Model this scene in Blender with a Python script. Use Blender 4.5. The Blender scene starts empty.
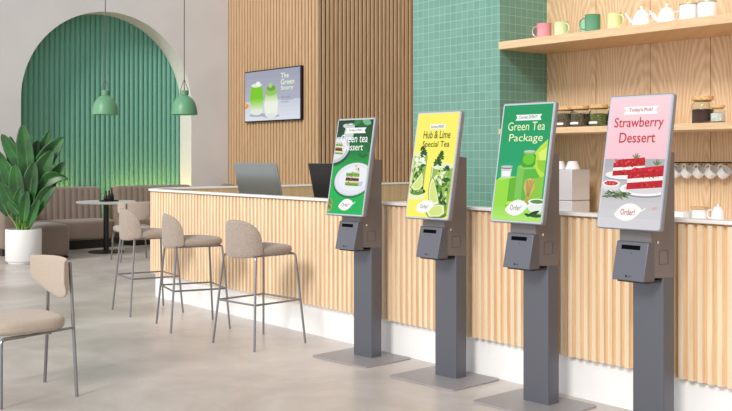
import bpy, math, random
from mathutils import Vector, Matrix
random.seed(7)
PI = math.pi
S = bpy.context.scene
COL = S.collection
H = 1.436                                    # eye height
TH = PI - math.atan(796 / 980)
FW = Vector((math.cos(TH), math.sin(TH), 0)); RT = Vector((FW.y, -FW.x, 0))

# ------------------------------------------------------------ colour + materials
def lin(c):
    f = lambda v: (v / 255) / 12.92 if v / 255 <= .04045 else ((v / 255 + .055) / 1.055) ** 2.4
    return (f(c[0]), f(c[1]), f(c[2]), 1)
_m = {}
def mat(name, c, rough=.5, metal=0, spec=.5, bump=None, emit=0, var=None, trans=0, sheen=0, coat=0):
    if name in _m: return _m[name]
    m = bpy.data.materials.new(name); m.use_nodes = True
    nt = m.node_tree; b = nt.nodes['Principled BSDF']
    b.inputs['Base Color'].default_value = lin(c)
    b.inputs['Roughness'].default_value = rough
    b.inputs['Metallic'].default_value = metal
    b.inputs['Specular IOR Level'].default_value = spec
    b.inputs['Transmission Weight'].default_value = trans
    b.inputs['Sheen Weight'].default_value = sheen
    b.inputs['Coat Weight'].default_value = coat
    if emit:
        b.inputs['Emission Color'].default_value = lin(c)
        b.inputs['Emission Strength'].default_value = emit
    tc = None
    if var or bump: tc = nt.nodes.new('ShaderNodeTexCoord')
    if var:                                   # var = (scale, amount)
        n = nt.nodes.new('ShaderNodeTexNoise'); n.inputs['Scale'].default_value = var[0]; n.inputs['Detail'].default_value = 4
        nt.links.new(tc.outputs['Object'], n.inputs['Vector'])
        r = nt.nodes.new('ShaderNodeValToRGB'); k = var[1]
        r.color_ramp.elements[0].position = .3; r.color_ramp.elements[1].position = .7
        r.color_ramp.elements[0].color = lin([v * (1 - k) for v in c]); r.color_ramp.elements[1].color = lin([min(255, v * (1 + k)) for v in c])
        nt.links.new(n.outputs['Fac'], r.inputs['Fac']); nt.links.new(r.outputs['Color'], b.inputs['Base Color'])
    if bump:
        n = nt.nodes.new('ShaderNodeTexNoise'); n.inputs['Scale'].default_value = bump[0]; n.inputs['Detail'].default_value = 3
        nt.links.new(tc.outputs['Object'], n.inputs['Vector'])
        bp = nt.nodes.new('ShaderNodeBump'); bp.inputs['Strength'].default_value = bump[1]; bp.inputs['Distance'].default_value = .01
        nt.links.new(n.outputs['Fac'], bp.inputs['Height']); nt.links.new(bp.outputs['Normal'], b.inputs['Normal'])
    _m[name] = m
    return m

def math_node(nt, op, a, b=None):
    n = nt.nodes.new('ShaderNodeMath'); n.operation = op
    for i, v in enumerate((a, b)):
        if v is None: continue
        if isinstance(v, (int, float)): n.inputs[i].default_value = v
        else: nt.links.new(v, n.inputs[i])
    return n.outputs[0]

def wood(name, c1, c2, gx=14, gz=.9, rings=False, rough=.5, step=None):
    m = bpy.data.materials.new(name); m.use_nodes = True
    nt = m.node_tree; b = nt.nodes['Principled BSDF']; b.inputs['Roughness'].default_value = rough
    tc = nt.nodes.new('ShaderNodeTexCoord'); sp = nt.nodes.new('ShaderNodeSeparateXYZ'); nt.links.new(tc.outputs['Object'], sp.inputs[0])
    s = math_node(nt, 'ADD', sp.outputs[0], sp.outputs[1])
    cb = nt.nodes.new('ShaderNodeCombineXYZ')
    nt.links.new(math_node(nt, 'MULTIPLY', s, gx), cb.inputs[0]); nt.links.new(math_node(nt, 'MULTIPLY', sp.outputs[2], gz), cb.inputs[1])
    if step:
        fl = math_node(nt, 'FLOOR', math_node(nt, 'DIVIDE', math_node(nt, 'SUBTRACT', s, step[1]), step[0]))
        nt.links.new(math_node(nt, 'MULTIPLY', fl, 3.7), cb.inputs[2])
    n = nt.nodes.new('ShaderNodeTexNoise'); n.inputs['Scale'].default_value = 1.6; n.inputs['Detail'].default_value = 6; n.inputs['Distortion'].default_value = .4
    nt.links.new(cb.outputs[0], n.inputs['Vector'])
    fac = n.outputs['Fac']
    if rings:
        w = nt.nodes.new('ShaderNodeTexWave'); w.wave_type = 'RINGS'; w.rings_direction = 'SPHERICAL'
        w.inputs['Scale'].default_value = 1.3; w.inputs['Distortion'].default_value = 5; w.inputs['Detail'].default_value = 3; w.inputs['Detail Scale'].default_value = 1.2
        c2n = nt.nodes.new('ShaderNodeCombineXYZ')
        loc = math_node(nt, 'MULTIPLY', math_node(nt, 'SUBTRACT', math_node(nt, 'FRACT', math_node(nt, 'DIVIDE', math_node(nt, 'SUBTRACT', s, step[1]), step[0])), .5), 5.5)
        nt.links.new(loc, c2n.inputs[0]); nt.links.new(math_node(nt, 'SUBTRACT', math_node(nt, 'MULTIPLY', sp.outputs[2], 1.7), math_node(nt, 'MULTIPLY', math_node(nt, 'FRACT', math_node(nt, 'MULTIPLY', fl, .37)), 4)), c2n.inputs[1])
        nt.links.new(c2n.outputs[0], w.inputs['Vector'])
        mx = nt.nodes.new('ShaderNodeMix'); mx.inputs[0].default_value = .28
        nt.links.new(fac, mx.inputs[2]); nt.links.new(w.outputs['Fac'], mx.inputs[3]); fac = mx.outputs[0]
    r = nt.nodes.new('ShaderNodeValToRGB'); r.color_ramp.elements[0].position = .3; r.color_ramp.elements[1].position = .68
    r.color_ramp.elements[0].color = lin(c2); r.color_ramp.elements[1].color = lin(c1)
    nt.links.new(fac, r.inputs['Fac']); nt.links.new(r.outputs['Color'], b.inputs['Base Color'])
    return m

def tile_mat():
    m = bpy.data.materials.new('green_tile'); m.use_nodes = True
    nt = m.node_tree; b = nt.nodes['Principled BSDF']; b.inputs['Roughness'].default_value = .35
    tc = nt.nodes.new('ShaderNodeTexCoord'); sp = nt.nodes.new('ShaderNodeSeparateXYZ'); nt.links.new(tc.outputs['Object'], sp.inputs[0])
    s = math_node(nt, 'ADD', sp.outputs[0], sp.outputs[1]); P = .0745; g = .06
    fx = math_node(nt, 'FRACT', math_node(nt, 'DIVIDE', s, P)); fz = math_node(nt, 'FRACT', math_node(nt, 'DIVIDE', sp.outputs[2], P))
    gm = math_node(nt, 'MAXIMUM', math_node(nt, 'LESS_THAN', fx, g), math_node(nt, 'LESS_THAN', fz, g))
    cb = nt.nodes.new('ShaderNodeCombineXYZ')
    nt.links.new(math_node(nt, 'FLOOR', math_node(nt, 'DIVIDE', s, P)), cb.inputs[0]); nt.links.new(math_node(nt, 'FLOOR', math_node(nt, 'DIVIDE', sp.outputs[2], P)), cb.inputs[1])
    wn = nt.nodes.new('ShaderNodeTexWhiteNoise'); nt.links.new(cb.outputs[0], wn.inputs['Vector'])
    r = nt.nodes.new('ShaderNodeValToRGB'); r.color_ramp.elements[0].color = lin((98, 144, 130)); r.color_ramp.elements[1].color = lin((106, 152, 137))
    nt.links.new(wn.outputs['Value'], r.inputs['Fac'])
    mx = nt.nodes.new('ShaderNodeMix'); mx.data_type = 'RGBA'
    nt.links.new(gm, mx.inputs[0]); nt.links.new(r.outputs['Color'], mx.inputs[6]); mx.inputs[7].default_value = lin((140, 182, 164))
    nt.links.new(mx.outputs[2], b.inputs['Base Color'])
    return m

def floor_mat():
    m = bpy.data.materials.new('polished_stone_floor'); m.use_nodes = True
    nt = m.node_tree; b = nt.nodes['Principled BSDF']
    tc = nt.nodes.new('ShaderNodeTexCoord'); sp = nt.nodes.new('ShaderNodeSeparateXYZ'); nt.links.new(tc.outputs['Object'], sp.inputs[0])
    n = nt.nodes.new('ShaderNodeTexNoise'); n.inputs['Scale'].default_value = 1.1; n.inputs['Detail'].default_value = 8; n.inputs['Roughness'].default_value = .62; n.inputs['Distortion'].default_value = .5
    nt.links.new(tc.outputs['Object'], n.inputs['Vector'])
    r = nt.nodes.new('ShaderNodeValToRGB'); r.color_ramp.elements[0].position = .35; r.color_ramp.elements[1].position = .68
    r.color_ramp.elements[0].color = lin((178, 168, 162)); r.color_ramp.elements[1].color = lin((215, 207, 201))
    nt.links.new(n.outputs['Fac'], r.inputs['Fac'])
    P = 1.5
    fx = math_node(nt, 'FRACT', math_node(nt, 'DIVIDE', math_node(nt, 'ADD', sp.outputs[0], .35), P)); fy = math_node(nt, 'FRACT', math_node(nt, 'DIVIDE', math_node(nt, 'ADD', sp.outputs[1], .1), P))
    gm = math_node(nt, 'MULTIPLY', math_node(nt, 'MAXIMUM', math_node(nt, 'LESS_THAN', fx, .003), math_node(nt, 'LESS_THAN', fy, .003)), .5)
    mx = nt.nodes.new('ShaderNodeMix'); mx.data_type = 'RGBA'
    nt.links.new(gm, mx.inputs[0]); nt.links.new(r.outputs['Color'], mx.inputs[6]); mx.inputs[7].default_value = lin((150, 140, 132))
    nt.links.new(mx.outputs[2], b.inputs['Base Color'])
    n2 = nt.nodes.new('ShaderNodeTexNoise'); n2.inputs['Scale'].default_value = 3; n2.inputs['Detail'].default_value = 5
    nt.links.new(tc.outputs['Object'], n2.inputs['Vector'])
    mr = nt.nodes.new('ShaderNodeMapRange'); mr.inputs[3].default_value = .22; mr.inputs[4].default_value = .42
    nt.links.new(n2.outputs['Fac'], mr.inputs[0]); nt.links.new(mr.outputs[0], b.inputs['Roughness'])
    b.inputs['Specular IOR Level'].default_value = .45
    return m

M_FLOOR = floor_mat(); M_TILE = tile_mat()
M_PLASTER = mat('plaster', (216, 212, 210), .9, var=(1.5, .015))
M_JAMB = mat('niche_plaster', (225, 222, 216), .9)
M_FLUTE = mat('green_fluted_panel', (106, 166, 146), .55)
M_SLAT = wood('oak_slat_wall', (206, 172, 134), (184, 148, 110), 30, 1.2)
M_SLATBACK = mat('slat_backing', (136, 98, 66), .8)
M_PANEL = wood('oak_panel', (230, 198, 160), (204, 168, 128), 26, 1.6, rings=True, step=(.551, -5.901))
M_PANELGAP = mat('panel_gap', (110, 80, 55), .8)
M_SHELF = wood('oak_shelf', (228, 196, 156), (210, 174, 134), 3, 25)
M_CSLAT = wood('light_oak_slat', (247, 226, 195), (228, 198, 160), 24, .8)
M_CBACK = mat('light_oak_backing', (222, 184, 140), .7)
M_WHITE = mat('white_solid_surface', (240, 238, 235), .35)
M_PLINTH = mat('white_plinth', (245, 244, 243), .4, var=(2.0, .02))
M_KIOSK = mat('grey_coated_steel', (98, 99, 108), .36, .35, bump=(900, .05))
M_KSIDE = mat('grey_matt_steel', (122, 116, 117), .45, .3)
M_BEZEL = mat('silver_bezel', (172, 173, 182), .35, .4)
M_BLACK = mat('black_plastic', (16, 16, 18), .4)
M_STEEL = mat('brushed_grey_steel', (140, 140, 142), .32, .85)
M_CHROME = mat('chrome', (225, 225, 228), .15, 1)
M_FABRIC = mat('taupe_woven_fabric', (166, 151, 139), .95, var=(160, .14), bump=(260, .5), sheen=.2)
M_FABRIC2 = mat('beige_woven_fabric', (188, 172, 157), .95, var=(220, .07), bump=(320, .4), sheen=.2)
M_SOFA = mat('brown_velour', (134, 117, 106), .9, var=(3, .04), sheen=.3)
M_PENDANT = mat('sage_enamel', (100, 152, 114), .4, var=(6, .05))
M_CABLE = mat('grey_cable', (92, 88, 86), .7)
M_CERAMIC = mat('white_ceramic', (240, 240, 240), .2, coat=.3)
M_POT = mat('white_planter', (236, 235, 234), .5)
M_LEAF = mat('plant_leaf', (36, 84, 34), .38, var=(4, .35))
M_RIB = mat('plant_stalk', (118, 158, 68), .5)
M_SOIL = mat('soil', (60, 45, 35), 1)
M_DARK = mat('dark_bronze', (52, 50, 48), .35, .5)
M_GLASS = mat('jar_glass', (245, 250, 248), .02, trans=1)
M_GLASS.node_tree.nodes['Principled BSDF'].inputs['IOR'].default_value = 1.18
M_CORK = mat('cork', (214, 170, 118), .9, var=(60, .12))
M_TEA = mat('dried_tea', (88, 74, 54), 1, var=(70, .6))
M_ALU = mat('aluminium', (158, 166, 168), .3, .8)

# ------------------------------------------------------------ mesh builder
class MB:
    def __init__(s): s.v = []; s.f = []; s.m = []
    def add(s, vs, fs, mi=0):
        o = len(s.v); s.v += [tuple(v) for v in vs]; s.f += [tuple(i + o for i in f) for f in fs]; s.m += [mi] * len(fs); return s
    def box(s, x0, x1, y0, y1, z0, z1, mi=0):
        return s.add([(x, y, z) for z in (z0, z1) for y in (y0, y1) for x in (x0, x1)],
            [(0, 2, 3, 1), (4, 5, 7, 6), (0, 1, 5, 4), (2, 6, 7, 3), (0, 4, 6, 2), (1, 3, 7, 5)], mi)
    def rings(s, rs, close=True, caps=True, mi=0):
        n = len(rs[0]); vs = [p for r in rs for p in r]; fs = []
        for i in range(len(rs) - 1):
            for j in range(n if close else n - 1):
                k = (j + 1) % n; fs.append((i * n + j, i * n + k, (i + 1) * n + k, (i + 1) * n + j))
        if caps: fs.append(tuple(range(n - 1, -1, -1))); fs.append(tuple((len(rs) - 1) * n + j for j in range(n)))
        return s.add(vs, fs, mi)
    def lathe(s, prof, c=(0, 0, 0), n=32, caps=True, mi=0, axis=None):
        rs = []
        for r, z in prof:
            ring = []
            for j in range(n):
                a = 2 * PI * j / n; p = Vector((r * math.cos(a), r * math.sin(a), z))
                if axis is not None: p = axis @ p
                ring.append((p[0] + c[0], p[1] + c[1], p[2] + c[2]))
            rs.append(ring)
        return s.rings(rs, True, caps, mi)
    def tube(s, path, r, n=8, closed=False, mi=0):
        P = [Vector(p) for p in path]; rs = []; N = len(P)
        up = Vector((0, 0, 1)); nrm = None
        for i, p in enumerate(P):
            a = P[i - 1] if (i > 0 or closed) else P[i]; b = P[(i + 1) % N] if (i < N - 1 or closed) else P[i]
            t = (b - a).normalized()
            if nrm is None: nrm = t.cross(up if abs(t.z) < .95 else Vector((1, 0, 0))).normalized()
            nrm = (nrm - t * nrm.dot(t)).normalized(); bn = t.cross(nrm)
            rr = r[i] if isinstance(r, (list, tuple)) else r
            rs.append([tuple(p + (nrm * math.cos(2 * PI * j / n) + bn * math.sin(2 * PI * j / n)) * rr) for j in range(n)])
        if closed: rs.append(rs[0])
        return s.rings(rs, True, not closed, mi)
    def prism(s, pts, fn, a, b, mi=0):            # fn(p, t) -> xyz
        n = len(pts); vs = [fn(p, a) for p in pts] + [fn(p, b) for p in pts]
        fs = [tuple(range(n - 1, -1, -1)), tuple(range(n, 2 * n))] + [(i, (i + 1) % n, n + (i + 1) % n, n + i) for i in range(n)]
        return s.add(vs, fs, mi)
    def cushion(s, cx, cy, z0, z1, rx, ry, e=3.2, edge=.03, n=40, dome=0, mi=0, shape=None):
        rs = []; K = 6
        def ring(sc, z, d=0):
            o = []
            for j in range(n):
                a = 2 * PI * j / n; ca, sa = math.cos(a), math.sin(a)
                x = abs(ca) ** (2 / e) * math.copysign(1, ca); y = abs(sa) ** (2 / e) * math.copysign(1, sa)
                o.append((cx + x * (rx - sc), cy + y * (ry - sc), z))
            return o
        for k in range(K + 1):
            t = PI / 2 * k / K; rs.append(ring(edge * (1 - math.sin(t)), z0 + edge * (1 - math.cos(t))))
        for k in range(K + 1):
            t = PI / 2 * k / K; rs.append(ring(edge * (1 - math.cos(t)), z1 - edge + edge * math.sin(t)))
        for k in (1, 2, 3, 4):
            q = k / 4.3; rs.append(ring(edge + (min(rx, ry) - edge) * q, z1 + dome * math.sin(q * PI / 2)))
        return s.rings(rs, True, True, mi)
    def build(s, name, m, parent=None, bevel=0, sub=0, smooth=True, ang=35):
        me = bpy.data.meshes.new(name); me.from_pydata(s.v, [], s.f); me.update()
        ms = m if isinstance(m, (list, tuple)) else [m]
        for x in ms: me.materials.append(x)
        if len(ms) > 1:
            for p, i in zip(me.polygons, s.m): p.material_index = i
        if smooth:
            for p in me.polygons: p.use_smooth = True
            me.set_sharp_from_angle(angle=math.radians(ang))
        o = bpy.data.objects.new(name, me); COL.objects.link(o)
        if parent: o.parent = parent
        if bevel:
            b = o.modifiers.new('bevel', 'BEVEL'); b.width = bevel; b.segments = 3; b.limit_method = 'ANGLE'
        if sub:
            b = o.modifiers.new('sub', 'SUBSURF'); b.levels = sub; b.render_levels = sub
        return o

def fillet(P, r, k=5):
    P = [Vector(p) for p in P]; out = [P[0]]
    for i in range(1, len(P) - 1):
        a = (P[i - 1] - P[i]); b = (P[i + 1] - P[i]); q = min(r, a.length * .45, b.length * .45)
        p0 = P[i] + a.normalized() * q; p1 = P[i] + b.normalized() * q
        for t in range(k + 1):
            t /= k; out.append((1 - t) ** 2 * p0 + 2 * t * (1 - t) * P[i] + t * t * p1)
    return out + [P[-1]]
def thing(name, label, cat, loc=(0, 0, 0), rz=0, group=None):
    o = bpy.data.objects.new(name, None); COL.objects.link(o); o.empty_display_size = .1
    o.location = loc; o.rotation_euler = (0, 0, rz); o['label'] = label; o['category'] = cat
    if group: o['group'] = group
    return o
def tag(o, label, cat, group=None):
    o['label'] = label; o['category'] = cat
    if group: o['group'] = group
    return o
def struct(o, label=None):
    o['kind'] = 'structure'
    if label: o['label'] = label
    return o

# ------------------------------------------------------------ the setting
XA = -15.6; YT = 9.41; XS = -12.83; YK = 6.3; XK0 = -7.038; XK1 = -5.901; YP = 6.92; TOP = 5.2
struct(MB().box(-17, 2.5, -3.5, 13.5, -.1, 0).build('floor', M_FLOOR, smooth=False))
# wall with arched niche
m = MB(); yc = 7.11; R = 1.53; zs = 2.36; y0, y1 = yc - R, yc + R; n = 40
arc = [(yc - R * math.cos(PI * i / n), zs + R * math.sin(PI * i / n)) for i in range(n + 1)]
m.add([(XA, 2, 0), (XA, y0, 0), (XA, y0, TOP), (XA, 2, TOP)], [(0, 1, 2, 3)])
m.add([(XA, y1, 0), (XA, YT, 0), (XA, YT, TOP), (XA, y1, TOP)], [(0, 1, 2, 3)])
for i in range(n):
    a, b = arc[i], arc[i + 1]
    m.add([(XA, a[0], a[1]), (XA, b[0], b[1]), (XA, b[0], TOP), (XA, a[0], TOP)], [(0, 1, 2, 3)])
jam = [(y0, 0)] + arc + [(y1, 0)]
for i in range(len(jam) - 1):
    a, b = jam[i], jam[i + 1]
    m.add([(XA, a[0], a[1]), (XA, b[0], b[1]), (XA - .42, b[0], b[1]), (XA - .42, a[0], a[1])], [(0, 1, 2, 3)], 1)
m.box(XA - .9, XA - .48, 2, YT + .2, 0, TOP)
struct(m.build('wall_left', [M_PLASTER, M_JAMB], smooth=False))
# green fluted panel inside the niche
m = MB(); pitch = .09; prof = []
y = y0
while y < y1 - .001:
    for k in range(8):
        t = k / 8; prof.append((y + pitch * t, .036 * (abs(math.sin(PI * t)) ** .6)))
    y += pitch
prof.append((y, 0))
vs = [(XA - .44 + d, yy, 0) for yy, d in prof] + [(XA - .44 + d, yy, zs + R + .02) for yy, d in prof]; q = len(prof)
# follow the arch at the top so the panel ends under the jamb
vs = vs[:q] + [(XA - .44 + d, yy, zs + math.sqrt(max(0, (R + .0) ** 2 - (yy - yc) ** 2))) for yy, d in prof]
m.add(vs, [(i, i + 1, q + i + 1, q + i) for i in range(q - 1)])
struct(m.build('trim_1', M_FLUTE, ang=50))

def slat_run(m, p0, p1, nrm, pitch, w, d, z0, z1, mi=0, rnd=False):
    p0 = Vector(p0); p1 = Vector(p1); L = (p1 - p0).length; t = (p1 - p0).normalized(); N = Vector(nrm); s = pitch * .5
    while s < L - w * .4:
        c = p0 + t * s
        P = [(-w / 2, 0), (-w / 2, d * .75), (-w / 2 + d * .2, d), (w / 2 - d * .2, d), (w / 2, d * .75), (w / 2, 0)]
        m.prism([c + t * a + N * b for a, b in P], lambda p, z: (p.x, p.y, z), z0, z1, mi); s += pitch
# slatted wall with the screen, then the return that runs back from its corner
m = MB(); m.box(XA - .5, XS - .03, YT + .03, YT + .2, 0, TOP, 1); slat_run(m, (XA, YT + .03, 0), (XS, YT + .03, 0), (0, -1, 0), .093, .062, .035, 0, TOP)
struct(m.build('wall_back', [M_SLAT, M_SLATBACK], smooth=False))
m = MB(); m.box(XS - .2, XS - .03, YT + .03, 13.5, 0, TOP, 1); slat_run(m, (XS - .03, YT, 0), (XS - .03, 13.5, 0), (1, 0, 0), .086, .057, .03, 0, TOP)
struct(m.build('wall_side', [M_SLAT, M_SLATBACK], smooth=False))
struct(MB().box(XS - .2, XK0 + .5, 13.3, 13.5, 0, TOP).build('wall_rear', M_SLATBACK, smooth=False))
struct(MB().box(XK0, XK1, YK, 13.3, 0, TOP).build('wall_center', M_TILE, smooth=False))
m = MB(); m.box(XK1, 2.5, YP + .012, YP + .2, 0, TOP, 1)
for i in range(15):
    a = XK1 + .551 * i; m.box(a + (.0 if i == 0 else .003), a + .548, YP, YP + .012, 0, TOP)
struct(m.build('wall_right', [M_PANEL, M_PANELGAP], smooth=False))

# ------------------------------------------------------------ bar counter
YF = 4.64; XL = -9.57; CR = .5
def cpath(off, arc_n=16, xr=-1.2, ye=9.3):
    cx, cy = XL + CR, YF + CR; r = CR + off
    return [Vector((xr, YF - off, 0))] + [Vector((cx - r * math.sin(a), cy - r * math.cos(a), 0)) for a in [PI / 2 * i / arc_n for i in range(arc_n + 1)]] + [Vector((XL - off, ye, 0))]
def ribbon(m, o1, o2, z0, z1, mi=0):
    A = cpath(o1); B = cpath(o2)
    rs = [[(a.x, a.y, z0), (a.x, a.y, z1), (b.x, b.y, z1), (b.x, b.y, z0)] for a, b in zip(A, B)]
    m.rings(rs, True, True, mi)
bar = thing('bar_counter', 'long light oak slatted bar counter with a white rim, white plinth and rounded far corner', 'counter', (-5, 4.7, 0))
def bb(m, name, mt, **k):
    o = m.build(name, mt, bar, **k); o.location = (5, -4.7, 0); return o
m = MB(); ribbon(m, 0, -.03, .247, 1.088, 1)
# slats by arclength
P = cpath(0, 48); s_tot = 0; nxt = .03
for a, b in zip(P[:-1], P[1:]):
    L = (b - a).length; t = (b - a).normalized(); N = Vector((t.y, -t.x, 0)); N = N if True else -N
    if N.dot(Vector((-.7, -.7, 0)) if t.x < -.01 else Vector((-1, 0, 0))) < 0: N = -N
    while nxt < s_tot + L:
        c = a + t * (nxt - s_tot); w = .034; d = .022
        pp = [(-w / 2, 0), (-w / 2 + .003, d), (w / 2 - .003, d), (w / 2, 0)]
        m.prism([c + t * x + N * y for x, y in pp], lambda p, z: (p.x, p.y, z), .247, 1.078); nxt += .0575
    s_tot += L
bb(m, 'slatted_front', [M_CSLAT, M_CBACK], smooth=False)
m = MB(); ribbon(m, -.03, -.06, 0, .247); bb(m, 'plinth', M_PLINTH, smooth=False)
m = MB(); ribbon(m, .042, -.065, 1.088, 1.107); bb(m, 'rim', M_WHITE, bevel=.003)
m = MB(); ribbon(m, -.031, -.055, .2475, 1.088); bb(m, 'inner_panel', wood('oak_inner_shaded', (214, 180, 140), (194, 158, 116), 14, .9), smooth=False)  # oak darkened: shade on the counter's inner face is put into the colour
LP = [(-1.2, YF + .065), (-8.9, YF + .065), (XL + .28, YF + .3), (XL + .065, YF + .55), (XL + .065, 9.3), (-8.95, 9.3), (-8.95, 5.36), (-1.2, 5.36)]
m = MB(); m.prism(LP, lambda p, z: (p[0], p[1], z), .84, .87); bb(m, 'lower_worktop', M_WHITE, smooth=False)
m = MB(); m.prism([(x, y) for x, y in LP[:6]] + [(-9.0, 5.3), (-1.2, 5.3)], lambda p, z: (p[0], p[1], z), .0, .84); bb(m, 'cabinet_body', M_CSLAT, smooth=False)

# back counter under the shelves
bc = thing('back_counter', 'white-topped back counter along the oak panelled wall behind the bar', 'counter', (-3.6, 6.6, 0))
m = MB().box(-2.28, 3, -.28, .315, 0, .93); m.build('cabinet', M_CSLAT, bc, smooth=False)
m = MB().box(-2.29, 3, -.3, .315, .93, .96); m.build('worktop', M_WHITE, bc, bevel=.004)

# ------------------------------------------------------------ shelves
def shelf(z0, z1, label):
    o = MB().box(XK1 - .0, 2.3, YK - .02, YP, z0, z1).build('wall_shelf', M_SHELF, bevel=.003); return tag(o, label, 'shelf', 'oak shelves')
o = MB().box(XK1, 2.3, YK - .02, YP, 2.372, 2.438).build('wall_shelf', M_SHELF, bevel=.003); tag(o, 'upper oak wall shelf holding coloured mugs, teapots and canisters', 'shelf')
o = MB().box(XK1, 2.3, YK - .02, YP, 1.632, 1.68).build('wall_shelf', M_SHELF, bevel=.003); tag(o, 'lower oak wall shelf holding lidded glass jars', 'shelf')

def mug(x, y, z, r, h, c, label, rz=0, group='enamel mugs on the upper shelf', lx=None):
    t = thing('mug', label, 'mug', (x, y, z), rz, group)
    cm = mat('enamel_%d_%d_%d' % c, c, .25, coat=.3)
    m = MB().lathe([(r * .93, 0), (r * .97, .004), (r, .02), (r, h - .004), (r * 1.04, h), (r * .98, h), (r * .93, h - .006), (r * .92, .01), (0.001, .008)], n=28); m.build('body', cm, t)
    P = [(r * .95, 0, h * .8), (r * 1.3, 0, h * .86), (r * 1.75, 0, h * .7), (r * 1.78, 0, h * .42), (r * 1.4, 0, h * .2), (r * .95, 0, h * .2)]
    MB().tube(fillet(P, .02), .0055, 8).build('handle', cm, t)
    return t
ZU = 2.438
mug(-5.505, 6.42, ZU, .062, .13, (226, 150, 158), 'pink enamel mug, first on the upper shelf', PI + .25)
mug(-5.355, 6.46, ZU, .060, .13, (214, 226, 178), 'pale lime enamel mug beside the pink one', -.25)
mug(-5.165, 6.56, ZU, .056, .125, (150, 206, 172), 'small mint mug mostly behind the dark green mug', 1.8)
mug(-4.965, 6.38, ZU, .062, .14, (90, 152, 114), 'dark green enamel mug, only dark green one on the shelf', PI + .3)
mug(-4.80, 6.44, ZU, .060, .14, (222, 228, 170), 'cream yellow mug right of the dark green mug', -.2)
def teapot(x, y, label, rz):
    t = thing('teapot', label, 'teapot', (x, y, ZU), rz, 'white teapots on the upper shelf'); t.scale = (.95, .95, .95)
    MB().lathe([(.07, 0), (.078, .006), (.074, .03), (.066, .07), (.054, .1), (.042, .11), (.001, .11)], n=28).build('body', M_CERAMIC, t)
    MB().lathe([(.046, .11), (.042, .12), (.02, .13), (.008, .134), (.008, .142), (.014, .15), (.012, .158), (.001, .162)], n=20).build('lid', M_CERAMIC, t)
    MB().tube([(.06, 0, .03), (.09, 0, .045), (.112, 0, .08), (.13, 0, .108)], [.016, .013, .009, .007]).build('spout', M_CERAMIC, t)
    MB().tube(fillet([(-.055, 0, .09), (-.1, 0, .1), (-.12, 0, .065), (-.1, 0, .035), (-.07, 0, .03)], .03), .006).build('handle', M_CERAMIC, t)
teapot(-4.495, 6.37, 'white faceted teapot with its spout pointing left', PI + .75)
teapot(-4.30, 6.41, 'white teapot with its handle on the right', PI + .75)
for x, l in ((-4.105, 'white lidded canister next to the teapots'), (-3.955, 'rightmost white lidded canister on the upper shelf')):
    t = thing('canister', l, 'canister', (x, 6.4, ZU), 0, 'white canisters on the upper shelf')
    MB().lathe([(.066, 0), (.068, .004), (.068, .112), (.064, .116), (.001, .116)]).build('body', M_CERAMIC, t)
    MB().lathe([(.066, .117), (.07, .12), (.069, .127), (.001, .13)]).build('lid', mat('brass_rim', (196, 178, 150), .4, .5), t)

def jar(x, y, r, h, fill, lab, fm, neck=True, tag_=True, grp='glass jars on the lower shelf', lidc=None):
    t = thing('glass_jar', lab, 'jar', (x, y, 1.68), 0, grp)
    MB().lathe([(r * .9, 0), (r, .008), (r, h * .68), (r * .82, h * .8), (r * .8, h * .86), (r * .76, h * .86), (r * .78, h * .8), (r * .95, h * .67), (r * .95, .01), (0.001, .008)], n=28).build('glass', M_GLASS, t)
    MB().lathe([(r * .93, .011), (r * .94, h * fill), (r * .5, h * fill + .006), (.001, h * fill + .004)], n=28).build('contents', fm, t)
    MB().lathe([(r * .74, h * .82), (r * .76, h * .865), (r * .96, h * .87), (r * .99, h * .99), (r * .95, h * 1.03), (.001, h * 1.03)], n=24).build('cork_lid', M_CORK, t)
    if tag_:
        m = MB(); P = []
        for k in range(9):
            a = -PI / 2 - .15 + (k / 8 - .5) * 1.2; P.append((math.cos(a) * (r + .001), math.sin(a) * (r + .001)))
        m.add([(x_, y_, .022) for x_, y_ in P] + [(x_, y_, .04) for x_, y_ in P], [(i, i + 1, 10 + i, 9 + i) for i in range(8)])
        m.build('paper_label', M_WHITE, t)
jar(-5.487, 6.44, .083, .17, .66, 'cork-lidded jar of dark dried tea, partly behind the green tea package kiosk', M_TEA)
jar(-5.29, 6.44, .083, .17, .66, 'first dark tea jar from the left seen beside the green tea package kiosk', M_TEA)
jar(-5.12, 6.42, .083, .17, .64, 'middle cork-lidded jar of dark tea on the lower shelf', M_TEA)
jar(-4.93, 6.42, .083, .17, .6, 'jar of greenish tea left of the strawberry kiosk', mat('green_tea_leaf', (98, 100, 52), 1, var=(90, .45)))
jar(-4.745, 6.42, .083, .17, .6, 'cork-lidded tea jar partly hidden behind the strawberry kiosk', M_TEA)
jar(-4.005, 6.42, .078, .195, .52, 'tall wide glass jar half filled with coffee beans', mat('coffee', (70, 48, 40), 1, var=(90, .4)), tag_=False)
jar(-3.872, 6.40, .052, .125, .55, 'small glass jar of white sugar beside the coffee jar', mat('sugar', (236, 232, 226), 1, var=(90, .1)), tag_=False)

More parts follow.
